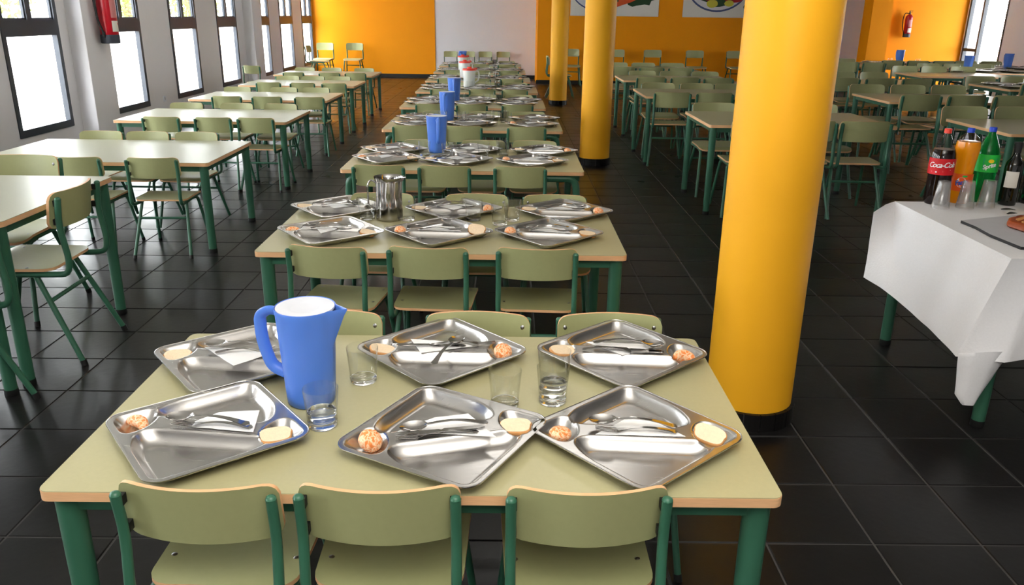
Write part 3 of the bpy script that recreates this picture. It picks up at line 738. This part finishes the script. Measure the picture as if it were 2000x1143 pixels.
# ------------------------------------------------------------------ jugs and glasses
def bend_spout(vs, r0, z0, z1, out=.032, ang=0, wid=.5):
    res = []
    for x, y, z in vs:
        a = math.atan2(y, x)-ang; a = (a+PI) % (2*PI)-PI; rr = math.hypot(x, y)
        k = max(0, 1-abs(a)/wid)**1.3*max(0, min(1, (z-z0)/(z1-z0)))**1.2
        if rr > 1e-6: x, y = x*(1+k*out/rr), y*(1+k*out/rr)
        res.append((x, y, z))
    return res
def make_jug(kind):
    t = root('water_jug', 'jug', 'jug')
    if kind == 'blue':
        b = MB(); prof = [(.001, 0), (.056, 0), (.060, .004), (.0615, .02), (.069, .16), (.0735, .24), (.0755, .255), (.0745, .258), (.071, .252), (.0665, .16), (.059, .02), (.001, .01)]
        b.lathe(prof, 48); b.v = bend_spout(b.v, .07, .165, .255, .034, 0, .36)
        link('body', b.mesh('body', M['blue'], True, 50), t)
        h = MB(); h.tube(soft([(-.066, 0, .236), (-.095, 0, .243), (-.122, 0, .226), (-.121, 0, .16), (-.100, 0, .088), (-.060, 0, .072)], .035, 6), .0105, 12, flat=1.5)
        link('handle', h.mesh('handle', M['blue']), t)
        l = MB(); l.lathe([(.001, .2525), (.034, .2525), (.037, .2535), (.050, .2560), (.066, .2568), (.0718, .2570), (.0722, .252), (.070, .249), (.001, .248)], 48)
        l.v = [(x, y, z) for x, y, z in l.v]
        link('lid', l.mesh('lid', M['lid'], True, 40), t)['label'] = 'flat frosted white lid'
    elif kind == 'steel':
        b = MB(); b.lathe([(.001, 0), (.060, 0), (.064, .004), (.0645, .02), (.0615, .12), (.0615, .185), (.066, .203), (.070, .207), (.068, .204), (.060, .184), (.060, .02), (.001, .01)], 48)
        b.v = bend_spout(b.v, .065, .165, .205, .018, 0, .6)
        link('body', b.mesh('body', M['polish'], True, 50), t)
        h = MB(); h.tube(soft([(-.062, 0, .175), (-.085, 0, .19), (-.104, 0, .165), (-.104, 0, .06), (-.062, 0, .045)], .03, 6), .0045, 8); link('handle', h.mesh('handle', M['polish']), t)
    else:
        b = MB(); b.lathe([(.001, 0), (.058, 0), (.062, .006), (.064, .12), (.070, .20), (.069, .203), (.066, .198), (.060, .02), (.001, .01)], 32)
        link('body', b.mesh('body', M['milky'], True, 50), t)
        h = MB(); h.tube(soft([(.064, 0, .17), (.10, 0, .185), (.112, 0, .14), (.10, 0, .08), (.062, 0, .06)], .03, 5), .009, 8); link('handle', h.mesh('handle', M['milky']), t)
        l = MB(); l.lathe([(.001, .226), (.02, .226), (.024, .222), (.026, .212), (.060, .210), (.0735, .206), (.074, .190), (.066, .190)], 32); l.box(.05, .085, -.018, .018, .196, .216)
        link('lid', l.mesh('lid', M['red'], True, 40), t)['label'] = 'red lid with raised knob'
    return t
def place_jug(j, first, x, y, z, rz, label, name=None):
    g = 'jugs on the tables'
    if j is JR: j.scale = (1.22,)*3
    if first: j.location = (x, y, z); j.rotation_euler = (0, 0, rz); j['label'] = label; j['group'] = g; return j
    return copy_thing(j, (x, y, z), rz, label, g)
JB, JS, JR = make_jug('blue'), make_jug('steel'), make_jug('red')
z = HT+.0005
place_jug(JB, True, -.499, 1.868, z, -.16, 'blue plastic jug with white lid on first laid table')
place_jug(JB, False, -.512, 5.80, z, 1.75, 'blue plastic jug among glasses on third laid table')
place_jug(JB, False, -.575, 7.66, z, 1.4, 'blue plastic jug on fourth laid table')
place_jug(JB, False, -.62, 9.36, z, 1.6, 'blue plastic jug on fifth laid table')
place_jug(JB, False, -.90, 16.2, z, 1.0, 'blue plastic jug on ninth laid table, last of the row')
place_jug(JS, True, -.571, 3.80, z, -.15, 'polished steel jug on second laid table')
place_jug(JR, True, -.53, 11.05, z, .3, 'milky white jug with red lid on sixth laid table')
place_jug(JR, False, -.68, 12.75, z, .5, 'milky white jug with red lid on seventh laid table')
place_jug(JR, False, -.80, 14.4, z, .3, 'milky white jug with red lid on eighth laid table')
place_jug(JB, False, 7.53, 16.1, HB, -1.4, 'blue plastic jug before the far yellow wall with the extinguisher')
place_jug(JB, False, 7.66, 13.9, HB, -1.7, 'blue plastic jug standing before the glazed door')
place_jug(JB, False, 8.98, 15.0, HB, -1.5, 'blue plastic jug before the pale wall beside the glazed door')
def glass_mesh(n=32):
    b = MB(); Hh = .093
    out = [(.0358, .012), (.038, .045), (.0425, .098), (.0423, .100)]
    inn = [(.0412, .0998), (.0408, .096), (.0364, .045), (.034, .019), (.029, .0145), (.001, .0140)]
    b.lathe(out+inn, n)
    return b.mesh('drinking_glass', M['tumbler'], True, 60)
GL = glass_mesh()
def glass_base():
    b = MB(); b.lathe([(.001, 0), (.033, 0), (.0355, .003), (.0358, .0118), (.034, .0128), (.001, .0132)], 32); return b.mesh('glass_base', M['glass'], True, 60)
GBASE = glass_base()
def water_mesh(h):
    b = MB(); rt = .034+(h-.019)*.0923-.0001
    b.lathe([(.001, .0137), (.029, .0147), (.0339, .0192), (rt, h), (.001, h)], 24); return b.mesh('water', M['water'], True, 40)
WT = water_mesh(.04)
GG = 'drinking glasses on the laid tables'
def glass(x, y, label, water=False, dz=0):
    o = link('drinking_glass', GL); o.location = (x, y, HT+.0005+dz); tag(o, label, 'glass', GG); link('glass_base', GBASE, o)
    if water: link('water', WT, o)['label'] = 'water in the bottom of the glass'
glass(-.442, 1.735, 'clear glass part full of water beside blue jug on first laid table', True)
glass(-.386, 1.985, 'empty clear glass behind blue jug on first laid table')
glass(-.002, 1.85, 'empty clear glass between near and far middle trays on first laid table')
glass(.121, 1.872, 'lower glass holding water of the two nested on first laid table', True)
glass(.123, 1.873, 'upper glass of the two nested on first laid table', False, .0445)
for x, y, l in ((-.677, 3.79, 'clear glass in front of steel jug on second laid table'), (-.483, 3.781, 'clear glass hidden beside steel jug, between the middle trays, second laid table'), (-.165, 3.80, 'clear glass behind the bread tray on second laid table'), (-.037, 3.715, 'front one of two paired clear glasses on second laid table'), (.022, 3.80, 'rear one of two paired clear glasses on second laid table')):
    glass(x, y, l)
gl_lab = ['leftmost clear glass on %s laid table', 'second clear glass, beside the jug, on %s laid table', 'third clear glass from the left on %s laid table', 'rightmost clear glass on %s laid table', 'clear glass behind the rightmost one on %s laid table']
for i in range(2, 9):
    x0, y0 = T_POS[i]
    for k, (dx, dy) in enumerate(((-.30, .55), (-.12, .52), (.13, .53), (.27, .56), (.245, .63))):
        glass(x0+dx+random.uniform(-.015, .015), y0+dy+random.uniform(-.03, .03), gl_lab[k] % ORD[i])
# trays and glasses on the laid tables of the side hall
for i in S_LAID:
    x0, y0 = S_POS[i]
    for k, (dx, dy) in enumerate(((-.5, .28), (.0, .28), (.5, .28), (-.5, .70), (.0, .70), (.5, .70))):
        o = link('compartment_tray', TRAY_LO); o.location = (x0+dx, y0+dy, HB+.0005); o.rotation_euler = (0, 0, random.uniform(-.15, .15))
        tag(o, 'steel tray, %s, on table %s' % (TNAME[k], S_LAB[i]), 'tray', 'steel trays in the side hall')
    for k, dx in enumerate((-.26, .28)):
        o = link('drinking_glass', GL); o.location = (x0+dx, y0+.5, HB+.0005)
        tag(o, 'clear glass, %s of two, on table %s' % (('left-hand', 'right-hand')[k], S_LAB[i]), 'glass', 'glasses in the side hall')

# ------------------------------------------------------------------ drinks table
def text_mesh(body, size, mat_, shear=0, bold=0, spacing=1.0):
    c = bpy.data.curves.new('lettering', 'FONT'); c.body = body; c.size = size; c.shear = shear; c.align_x = 'CENTER'; c.align_y = 'CENTER'
    c.offset = bold; c.space_character = spacing; c.resolution_u = 3
    o = bpy.data.objects.new('lettering', c); COL.objects.link(o)
    bpy.context.view_layer.update()
    me = bpy.data.meshes.new_from_object(o.evaluated_get(bpy.context.evaluated_depsgraph_get()))
    bpy.data.objects.remove(o); bpy.data.curves.remove(c)
    me.materials.clear(); me.materials.append(mat_); me.name = 'lettering'; return me
def wrap(me, r, z, ang, tilt=0):
    """bend flat lettering round a cylinder of radius r, centred at height z and angle ang"""
    ct, st = math.cos(tilt), math.sin(tilt)
    for v in me.vertices:
        x, y = v.co.x*ct-v.co.y*st, v.co.x*st+v.co.y*ct; a = ang+x/r
        v.co = (r*math.cos(a), r*math.sin(a), z+y)
    me.update(); return me
def flat_mesh(polys, mats):
    b = MB()
    for pts, mi in polys: b.add([(x, y, 0) for x, y in pts], [tuple(range(len(pts)))], mi)
    return b.mesh('print', mats, False)
def disc(cx, cy, rx, ry, n=20): return [(cx+rx*math.cos(2*PI*i/n), cy+ry*math.sin(2*PI*i/n)) for i in range(n)]
def band(r, z0, z1, a0, a1, n=24):
    b = MB(); vs = []
    for i in range(n+1):
        a = a0+(a1-a0)*i/n; vs += [(r*math.cos(a), r*math.sin(a), z0), (r*math.cos(a), r*math.sin(a), z1)]
    b.add(vs, [(2*i, 2*i+2, 2*i+3, 2*i+1) for i in range(n)]); return b
M['cola'] = mat('dark cola', (22, 10, 8), .08, spec=.6)
M['fizz'] = mat('orange soda', (240, 150, 14), .1, spec=.6, sss=.2)
M['petgreen'] = mat('green bottle plastic', (20, 150, 66), .08, trans=.6, ior=1.3)
M['petclear'] = pane_mat('clear bottle plastic', (.86, .86, .86), ior=1.5)
M['winebottle'] = mat('dark wine bottle glass', (10, 13, 10), .06, spec=.7)
M['labelred'] = mat('red label', (206, 22, 34), .4)
M['labelgreen'] = mat('bright green label', (40, 190, 70), .4)
M['labelorange'] = mat('orange label', (238, 92, 20), .4)
M['labelblue'] = mat('blue print', (34, 78, 180), .4)
M['white'] = mat('white print', (240, 240, 240), .5)
M['yellowp'] = mat('yellow print', (246, 214, 40), .5)
M['capblue'] = mat('blue cap', (36, 72, 200), .4)
M['darkp'] = mat('dark print', (60, 58, 60), .6)
M['cup'] = pane_mat('thin clear plastic cup', (.96, .96, .96), .09, ior=1.5)
M['juice'] = mat('orange juice', (252, 190, 30), .2)
M['pie'] = mat('browned pie', (150, 66, 24), .45, noise_amt=.5, noise_scale=40, bump=.8, bump_scale=60)
M['olive'] = mat('black card', (26, 26, 28), .5)
ZT = .728
A_CAM = lambda x, y: math.atan2(-y, -x)
def bottle(x, y, prof, fill, label, name='soda_bottle'):
    t = root(name, label, 'bottle', (x, y, ZT), 0, 'bottles on the drinks table'); return t
def lathe_part(name, prof, m, parent, n=32, angle=50):
    b = MB(); b.lathe(prof, n); return link(name, b.mesh(name, m, True, angle), parent)
def build_drinks():
    # cola
    x, y = 2.06, 3.80; t = root('soda_bottle', 'big cola bottle with red cap and red label', 'bottle', (x, y, ZT), 0, 'bottles on the drinks table'); a = A_CAM(x, y)
    lathe_part('drink', [(.001, .001), (.046, .001), (.052, .012), (.054, .03), (.0535, .10), (.053, .135), (.056, .150), (.056, .215), (.052, .245), (.046, .262), (.001, .262)], M['cola'], t)
    lathe_part('neck', [(.0462, .262), (.030, .300), (.0165, .328), (.0145, .338), (.0145, .347)], M['petclear'], t)
    lathe_part('cap', [(.0165, .336), (.0165, .355), (.0145, .357), (.001, .357)], M['red'], t)
    l = link('label', band(.0573, .146, .222, a-1.5, a+1.5).mesh('label', M['labelred']), t); l['label'] = 'red label with white lettering'
    me = wrap(text_mesh('Coca-Cola', .034, M['white'], .35, .0007, .85), .0580, .192, a, .05); link('lettering', me, l)
    sw = flat_mesh([([(-.045, -.004), (-.02, -.009), (.01, -.006), (.045, .002), (.045, .004), (.01, -.001), (-.02, -.003)], 0)], [M['white']]); link('swoosh', wrap(sw, .0580, .166, a, .05), l)
    # orange soda
    x, y = 2.185, 3.83; t = root('soda_bottle', 'orange soda bottle with blue cap, pinched waist', 'bottle', (x, y, ZT), 0, 'bottles on the drinks table'); a = A_CAM(x, y)
    lathe_part('drink', [(.001, .001), (.040, .001), (.046, .012), (.047, .06), (.044, .11), (.043, .145), (.046, .19), (.052, .24), (.054, .27), (.050, .295), (.001, .296)], M['fizz'], t)
    lathe_part('neck', [(.050, .295), (.040, .315), (.020, .332), (.0145, .338), (.0145, .347)], M['petclear'], t)
    lathe_part('cap', [(.0165, .336), (.0165, .355), (.0145, .357), (.001, .357)], M['capblue'], t)
    l = link('label', band(.0478, .062, .145, a-1.4, a+1.4).mesh('label', M['labelorange']), t); l['label'] = 'orange label with blue lettering'
    link('roundel', wrap(flat_mesh([(disc(0, 0, .022, .024), 0)], [M['white']]), .0482, .105, a), l)
    link('lettering', wrap(text_mesh('Fanta', .03, M['labelblue'], .1, .001, .9), .0486, .105, a+.05, .25), l)
    link('leaf', wrap(flat_mesh([(disc(.012, .03, .012, .005), 0)], [M['labelgreen']]), .0486, .105, a), l)
    # lemon soda
    x, y = 2.315, 3.875; t = root('soda_bottle', 'green lemon soda bottle with blue cap', 'bottle', (x, y, ZT), 0, 'bottles on the drinks table'); a = A_CAM(x, y)
    lathe_part('body', [(.001, .001), (.044, .001), (.050, .012), (.052, .03), (.050, .12), (.053, .14), (.053, .22), (.046, .255), (.030, .295), (.0165, .328), (.0145, .338), (.0145, .347)], M['petgreen'], t)
    lathe_part('cap', [(.0165, .336), (.0165, .355), (.0145, .357), (.001, .357)], M['capblue'], t)
    l = link('label', band(.0545, .148, .232, a-1.5, a+1.5).mesh('label', M['labelgreen']), t); l['label'] = 'green label with a blue panel'
    link('panel', wrap(flat_mesh([([(-.012, -.034), (.045, -.030), (.045, .026), (-.012, .022)], 0)], [M['labelblue']]), .0549, .19, a), l)
    link('lemon', wrap(flat_mesh([(disc(.020, .012, .013, .009), 0)], [M['yellowp']]), .0553, .19, a), l)
    link('lettering', wrap(text_mesh('Sprite', .028, M['white'], .2, .0008, .9), .0557, .178, a+.28, .3), l)
    # wine bottles
    for k, (x, y, lab) in enumerate(((2.40, 3.79, 'dark wine bottle with white label'), (2.525, 3.83, 'second dark wine bottle cut by the picture edge'))):
        t = root('wine_bottle', lab, 'bottle', (x, y, ZT), 0, 'bottles on the drinks table'); a = A_CAM(x, y)
        lathe_part('body', [(.001, .001), (.034, .001), (.0385, .006), (.039, .02), (.039, .185), (.036, .205), (.020, .228), (.0145, .245), (.0145, .285), (.0155, .287), (.0155, .297), (.001, .298)], M['winebottle'], t)
        if k == 0:
            l = link('label', band(.0394, .088, .165, a-.75, a+.75).mesh('label', M['label']), t); l['label'] = 'white paper label with faint grey print'
            link('print', wrap(flat_mesh([([(-.02, z0), (.025, z0), (.025, z0+h), (-.02, z0+h)], 0) for z0, h in ((.018, .003), (.008, .0015), (-.022, .001), (-.027, .001))], [M['darkp']]), .0397, .127, a), l)
        cpl = lathe_part('capsule', [(.0158, .25), (.0160, .299), (.001, .3)], M['black'], t, 20)
    # juice
    t = root('juice_bottle', 'bottle of yellow orange juice at the picture edge', 'bottle', (2.43, 3.60, ZT), 0, 'bottles on the drinks table')
    lathe_part('drink', [(.001, .001), (.038, .001), (.041, .01), (.041, .12), (.001, .121)], M['juice'], t)
    lathe_part('body', [(.0412, .12), (.0412, .15), (.02, .185), (.018, .20), (.018, .205)], M['petclear'], t)
    # stacks of plastic cups, upside down
    b = MB(); b.lathe([(.040, 0), (.0395, .004), (.0375, .006), (.027, .112), (.0265, .115), (.001, .114)], 28); cup = b.mesh('plastic_cup', M['cup'], True, 50)
    for s, (x, y, nm) in enumerate(((2.035, 3.70, 'left'), (2.155, 3.71, 'middle'), (2.262, 3.725, 'right'))):
        for k in range(3):
            o = link('plastic_cup', cup); o.location = (x, y, ZT+.0005+k*.0065)
            tag(o, 'clear plastic cup upside down, %s of the %s stack by the bottles' % (('lowest', 'middle one', 'topmost')[k], nm + '-hand' if nm != 'middle' else 'centre'), 'cup', 'plastic cups on the drinks table')
    # card tray with pie
    b = MB(); o = [(1.975, 3.405), (1.982, 3.30), (1.97, 3.17), (1.985, 2.985), (2.25, 2.955), (2.50, 3.0), (2.50, 3.56), (2.36, 3.55)]
    b.prism([(x-2.2, y-3.25) for x, y in o][::-1], 0, .012, 0, 1); e = link('card_tray', b.mesh('card_tray', [M['grey'], M['olive']], False)); e.location = (2.2, 3.25, ZT+.001)
    tag(e, 'grey card tray with dark edge under the pie on the drinks table', 'tray')
    b = MB(); b.lathe([(.001, 0), (.13, 0), (.142, .008), (.138, .024), (.12, .032), (.10, .027), (.001, .030)], 40)
    b.v = [(x*(1+.04*math.sin(9*math.atan2(y, x))), y*(1+.04*math.cos(7*math.atan2(y, x))), z_+.006*noise.noise(Vector((x*40, y*40, 0)))*(z_ > .01)) for x, y, z_ in b.v]
    t = root('round_pie', 'round browned pie on the card tray at the picture edge', 'pie', (2.25, 3.26, ZT+.0135)); link('crust', b.mesh('crust', M['pie'], True, 60), t)
    for k in range(5):
        s = MB(); yy = -.08+.04*k; L = math.sqrt(max(0, .11**2-yy*yy)); s.tube([(-L, yy, .031), (0, yy, .036), (L, yy, .031)], .007, 6, flat=.5); link('pastry_strip', s.mesh('pastry_strip', M['crust']), t, None, (0, 0, .5))
    for k, (x, y, r) in enumerate(((2.315, 3.60, .4), (2.345, 3.68, -.2))):
        b = MB(); b.sheet(lambda u, v: ((u-.5)*.06, (v-.5)*.022*(1-.6*abs(2*u-1)), .004*math.sin(PI*u)), 6, 3, .001); q = link('torn_scrap', b.mesh('torn_scrap', M['olive'])); q.location = (x, y, ZT+.002); q.rotation_euler = (0, 0, r)
        tag(q, 'small black torn scrap on the white cloth, %s the juice' % ('nearer', 'farther behind')[k], 'scrap', 'black scraps on the white cloth')
    # table and its paper cloth
    table(2.66, 2.88, 1.55, .94, .722, 'green-legged table under the white paper cloth with drinks', 'drinks table')
    b = MB()
    B, F = Vector((1.884, 3.835, ZT)), Vector((1.880, 2.866, ZT))
    B2, F2 = Vector((3.48, 3.835, ZT)), Vector((3.48, 2.868, ZT))
    def wav(p, k): 
        return p + Vector((noise.noise(p*7)*k, noise.noise(p*7+Vector((5, 3, 1)))*k, 0))
    def patch(fn, nu, nv): b.sheet(fn, nu, nv, .0012, down=Vector((0, 0, -1)))
    patch(lambda u, v: B*(1-u)*(1-v)+B2*u*(1-v)+F*(1-u)*v+F2*u*v, 10, 8)
    # left end with the stiff flap at the back corner
    top = [Vector((1.735, 3.72, .700)), Vector((1.82, 3.79, .722)), B, B.lerp(F, .3), B.lerp(F, .6), B.lerp(F, .85), F]
    bot = [Vector((1.725, 3.69, .385)), Vector((1.755, 3.57, .372)), Vector((1.775, 3.44, .358)), Vector((1.785, 3.31, .346)), Vector((1.785, 3.17, .336)), Vector((1.776, 3.03, .328)), Vector((1.763, 2.887, .319))]
    def cat(P, u):
        q = u*(len(P)-1); i = min(int(q), len(P)-2); return P[i].lerp(P[i+1], q-i)
    def side(u, v):
        p = cat(top, u).lerp(cat(bot, u), v); k = math.sin(PI*v)*.012
        p.x -= k*(1-abs(2*u-1)); return wav(p, .006*v)
    b.sheet(side, 36, 14, .0012, down=Vector((.7, .3, 0)))
    # front side, from the corner cone to the right
    ft = [F, F.lerp(F2, .08), F.lerp(F2, .3), F.lerp(F2, .6), F2]
    fb = [Vector((1.763, 2.887, .319)), Vector((1.90, 2.80, .335)), Vector((2.1, 2.82, .36)), Vector((2.6, 2.83, .37)), Vector((3.48, 2.84, .37))]
    def front(u, v): return wav(cat(ft, u).lerp(cat(fb, u), v), .006*v)
    b.sheet(front, 36, 14, .0012, down=Vector((0, .8, 0)))
    bt = [B2, B2.lerp(B, .5), B, Vector((1.82, 3.79, .722)), Vector((1.735, 3.72, .700))]
    bb = [Vector((3.48, 3.88, .37)), Vector((2.6, 3.88, .37)), Vector((1.98, 3.88, .37)), Vector((1.82, 3.80, .38)), Vector((1.725, 3.69, .385))]
    b.sheet(lambda u, v: wav(cat(bt, u).lerp(cat(bb, u), v), .005*v), 30, 10, .0012, down=Vector((0, -.8, 0)))
    # folded tail hanging from the front corner
    tt = [Vector((1.768, 2.885, .335)), Vector((1.80, 2.835, .36)), Vector((1.87, 2.81, .375)), Vector((1.925, 2.82, .37))]
    tb = [Vector((1.780, 2.875, .165)), Vector((1.800, 2.855, .132)), Vector((1.845, 2.845, .133)), Vector((1.868, 2.85, .185))]
    b.sheet(lambda u, v: wav(cat(tt, u).lerp(cat(tb, u), v)+Vector((0, -.015*math.sin(PI*u)*v, 0)), .012*v), 14, 10, .0012, down=Vector((0, .8, 0)))
    tag(link('paper_tablecloth', b.mesh('paper_tablecloth', M['cloth'], True, 70)), 'white paper tablecloth draped over the drinks table, corner hanging low', 'tablecloth')
build_drinks()

# ------------------------------------------------------------------ things on the walls
def extinguisher(loc, rz, label, sc=1):
    t = root('fire_extinguisher', label, 'fire extinguisher', loc, rz, 'red fire extinguishers', sc)
    lathe_part('cylinder', [(.001, .06), (.07, .06), (.075, .066), (.075, .40), (.068, .435), (.04, .465), (.02, .475), (.001, .476)], M['extred'], t)
    lathe_part('base', [(.001, 0), (.072, 0), (.078, .004), (.078, .072), (.074, .075), (.001, .075)], M['extblack'], t)
    lathe_part('valve', [(.02, .47), (.02, .50), (.012, .502), (.012, .52), (.001, .52)], M['black'], t, 16)
    b = MB(); b.box(-.012, .07, -.01, .01, .515, .525); b.box(-.012, .085, -.01, .01, .54, .548); b.box(-.015, .0, -.01, .01, .50, .548); link('lever', b.mesh('lever', M['black'], False), t)
    b = MB(); b.tube(soft([(0, -.02, .49), (-.02, -.10, .50), (-.02, -.135, .40), (-.015, -.12, .20), (0, -.085, .09), (0, -.08, .05)], .06, 6), .009, 8); link('hose', b.mesh('hose', M['black']), t)
    b = MB(); b.tube([(0, -.085, .10), (.0, -.08, .06)], .013, 8); link('hose_nozzle', b.mesh('hose_nozzle', M['black']), t)
    l = link('label', band(.0757, .10, .19, -.6, .8).mesh('label', M['label']), t); l['label'] = 'white inspection label'
    link('mark', wrap(flat_mesh([(disc(.02, .02, .01, .01), 0)], [M['labelred']]), .0760, .145, .1), l)
    l = link('instruction_panel', band(.0757, .215, .36, -.6, .8).mesh('instruction_panel', mat('dull pink print', (196, 120, 120), .5)), t)
    link('print', wrap(flat_mesh([([(-.035, z0), (.035, z0), (.035, z0+.006), (-.035, z0+.006)], 0) for z0 in (-.05, -.036, -.02, .0, .015, .03, .045)], [M['label']]), .0760, .288, .1), l)
    b = MB(); b.box(-.086, -.06, -.02, .02, .40, .44); link('bracket', b.mesh('bracket', M['black'], False), t)
extinguisher((-4.635, 9.80, 1.185), -.15, 'red fire extinguisher on the white pilaster between the windows', 1.32)
extinguisher((8.66, 18.385, 1.19), -PI/2+.2, 'red fire extinguisher on the far yellow wall by the glazed door')
def socket():
    b = MB(); b.prism(rrect(.08, .08, .008), 0, .010); o = link('wall_socket', b.mesh('wall_socket', M['lid'])); o.location = (XL+.001, 11.79, .36); o.rotation_euler = (PI/2, 0, PI/2)
    tag(o, 'white wall socket low between the second and third windows in view', 'socket')
    k = MB(); k.lathe([(.022, .0102), (.020, .0115), (.018, .0106), (.001, .0106)], 20); link('socket_well', k.mesh('socket_well', M['grey']), o)
socket()
def posters():
    pm = [M['label'], mat('poster leaf green', (30, 66, 34), .6), mat('poster carrot', (206, 84, 34), .6), mat('poster plate rim', (70, 84, 128), .6), mat('poster tomato', (160, 26, 28), .6), mat('poster lemon', (206, 200, 70), .6), mat('poster plate', (215, 215, 220), .6), mat('poster brown', (120, 60, 44), .6), mat('poster blue', (36, 44, 130), .6)]
    def poster(x0, x1, label, marks):
        w = x1-x0; t = root('food_poster', label, 'poster', ((x0+x1)/2, 19.685, 1.545), 0, 'posters on the orange wall')
        b = MB(); b.box(-w/2, w/2, -.004, .01, 0, 1.15); link('sheet', b.mesh('sheet', pm[0], False), t)
        for k, (nm, pts, mi) in enumerate(marks):
            b = MB(); y = -.0045-.0004*k; b.add([(x, y, z) for x, z in pts], [tuple(range(len(pts)))]); link(nm, b.mesh(nm, pm[mi], False), t)
    rg = random.Random(5)
    def blob(cx, cy, rx, ry, n=26, j=.12): return [(cx+rx*math.cos(2*PI*i/n)*(1+rg.uniform(-j, j)), cy+ry*math.sin(2*PI*i/n)*(1+rg.uniform(-j, j))) for i in range(n)]
    poster(1.40, 3.44, 'poster of salad leaves and carrots on the orange wall', [('plate_rim', disc(-.35, .62, .68, .52, 40), 3), ('plate', disc(-.35, .62, .65, .49, 40), 6), ('salad', blob(-.2, .68, .62, .46), 1), ('salad', blob(.55, .52, .42, .30), 1), ('carrot', [(-.15, .14), (-.05, .17), (.35, .30), (.62, .42), (.58, .52), (.2, .38), (-.12, .22)], 2), ('carrot', [(.1, .30), (.6, .5), (.55, .6), (.05, .42)], 2)])
    poster(4.0, 6.05, 'poster of a plate of tomatoes and lemon on the orange wall', [('plate_rim', disc(-.25, .72, .72, .60, 44), 3), ('plate', disc(-.25, .72, .68, .56, 44), 6), ('salad', blob(-.25, .72, .56, .46), 1), ('tomato', blob(-.42, .58, .24, .22, 20, .04), 4), ('tomato', blob(.12, .56, .30, .24, 20, .04), 4), ('lemon', blob(-.36, .30, .13, .09, 16, .04), 5), ('lemon', blob(.03, .31, .11, .07, 16, .04), 5), ('nut', blob(.42, .24, .05, .06, 12), 1), ('nut', blob(.55, .36, .07, .07, 12), 7), ('bowl', [(.62, .36), (.95, .30), (1.0, .9), (.58, .85)], 8), ('nut', blob(.85, .17, .18, .10, 14), 7)])
posters()
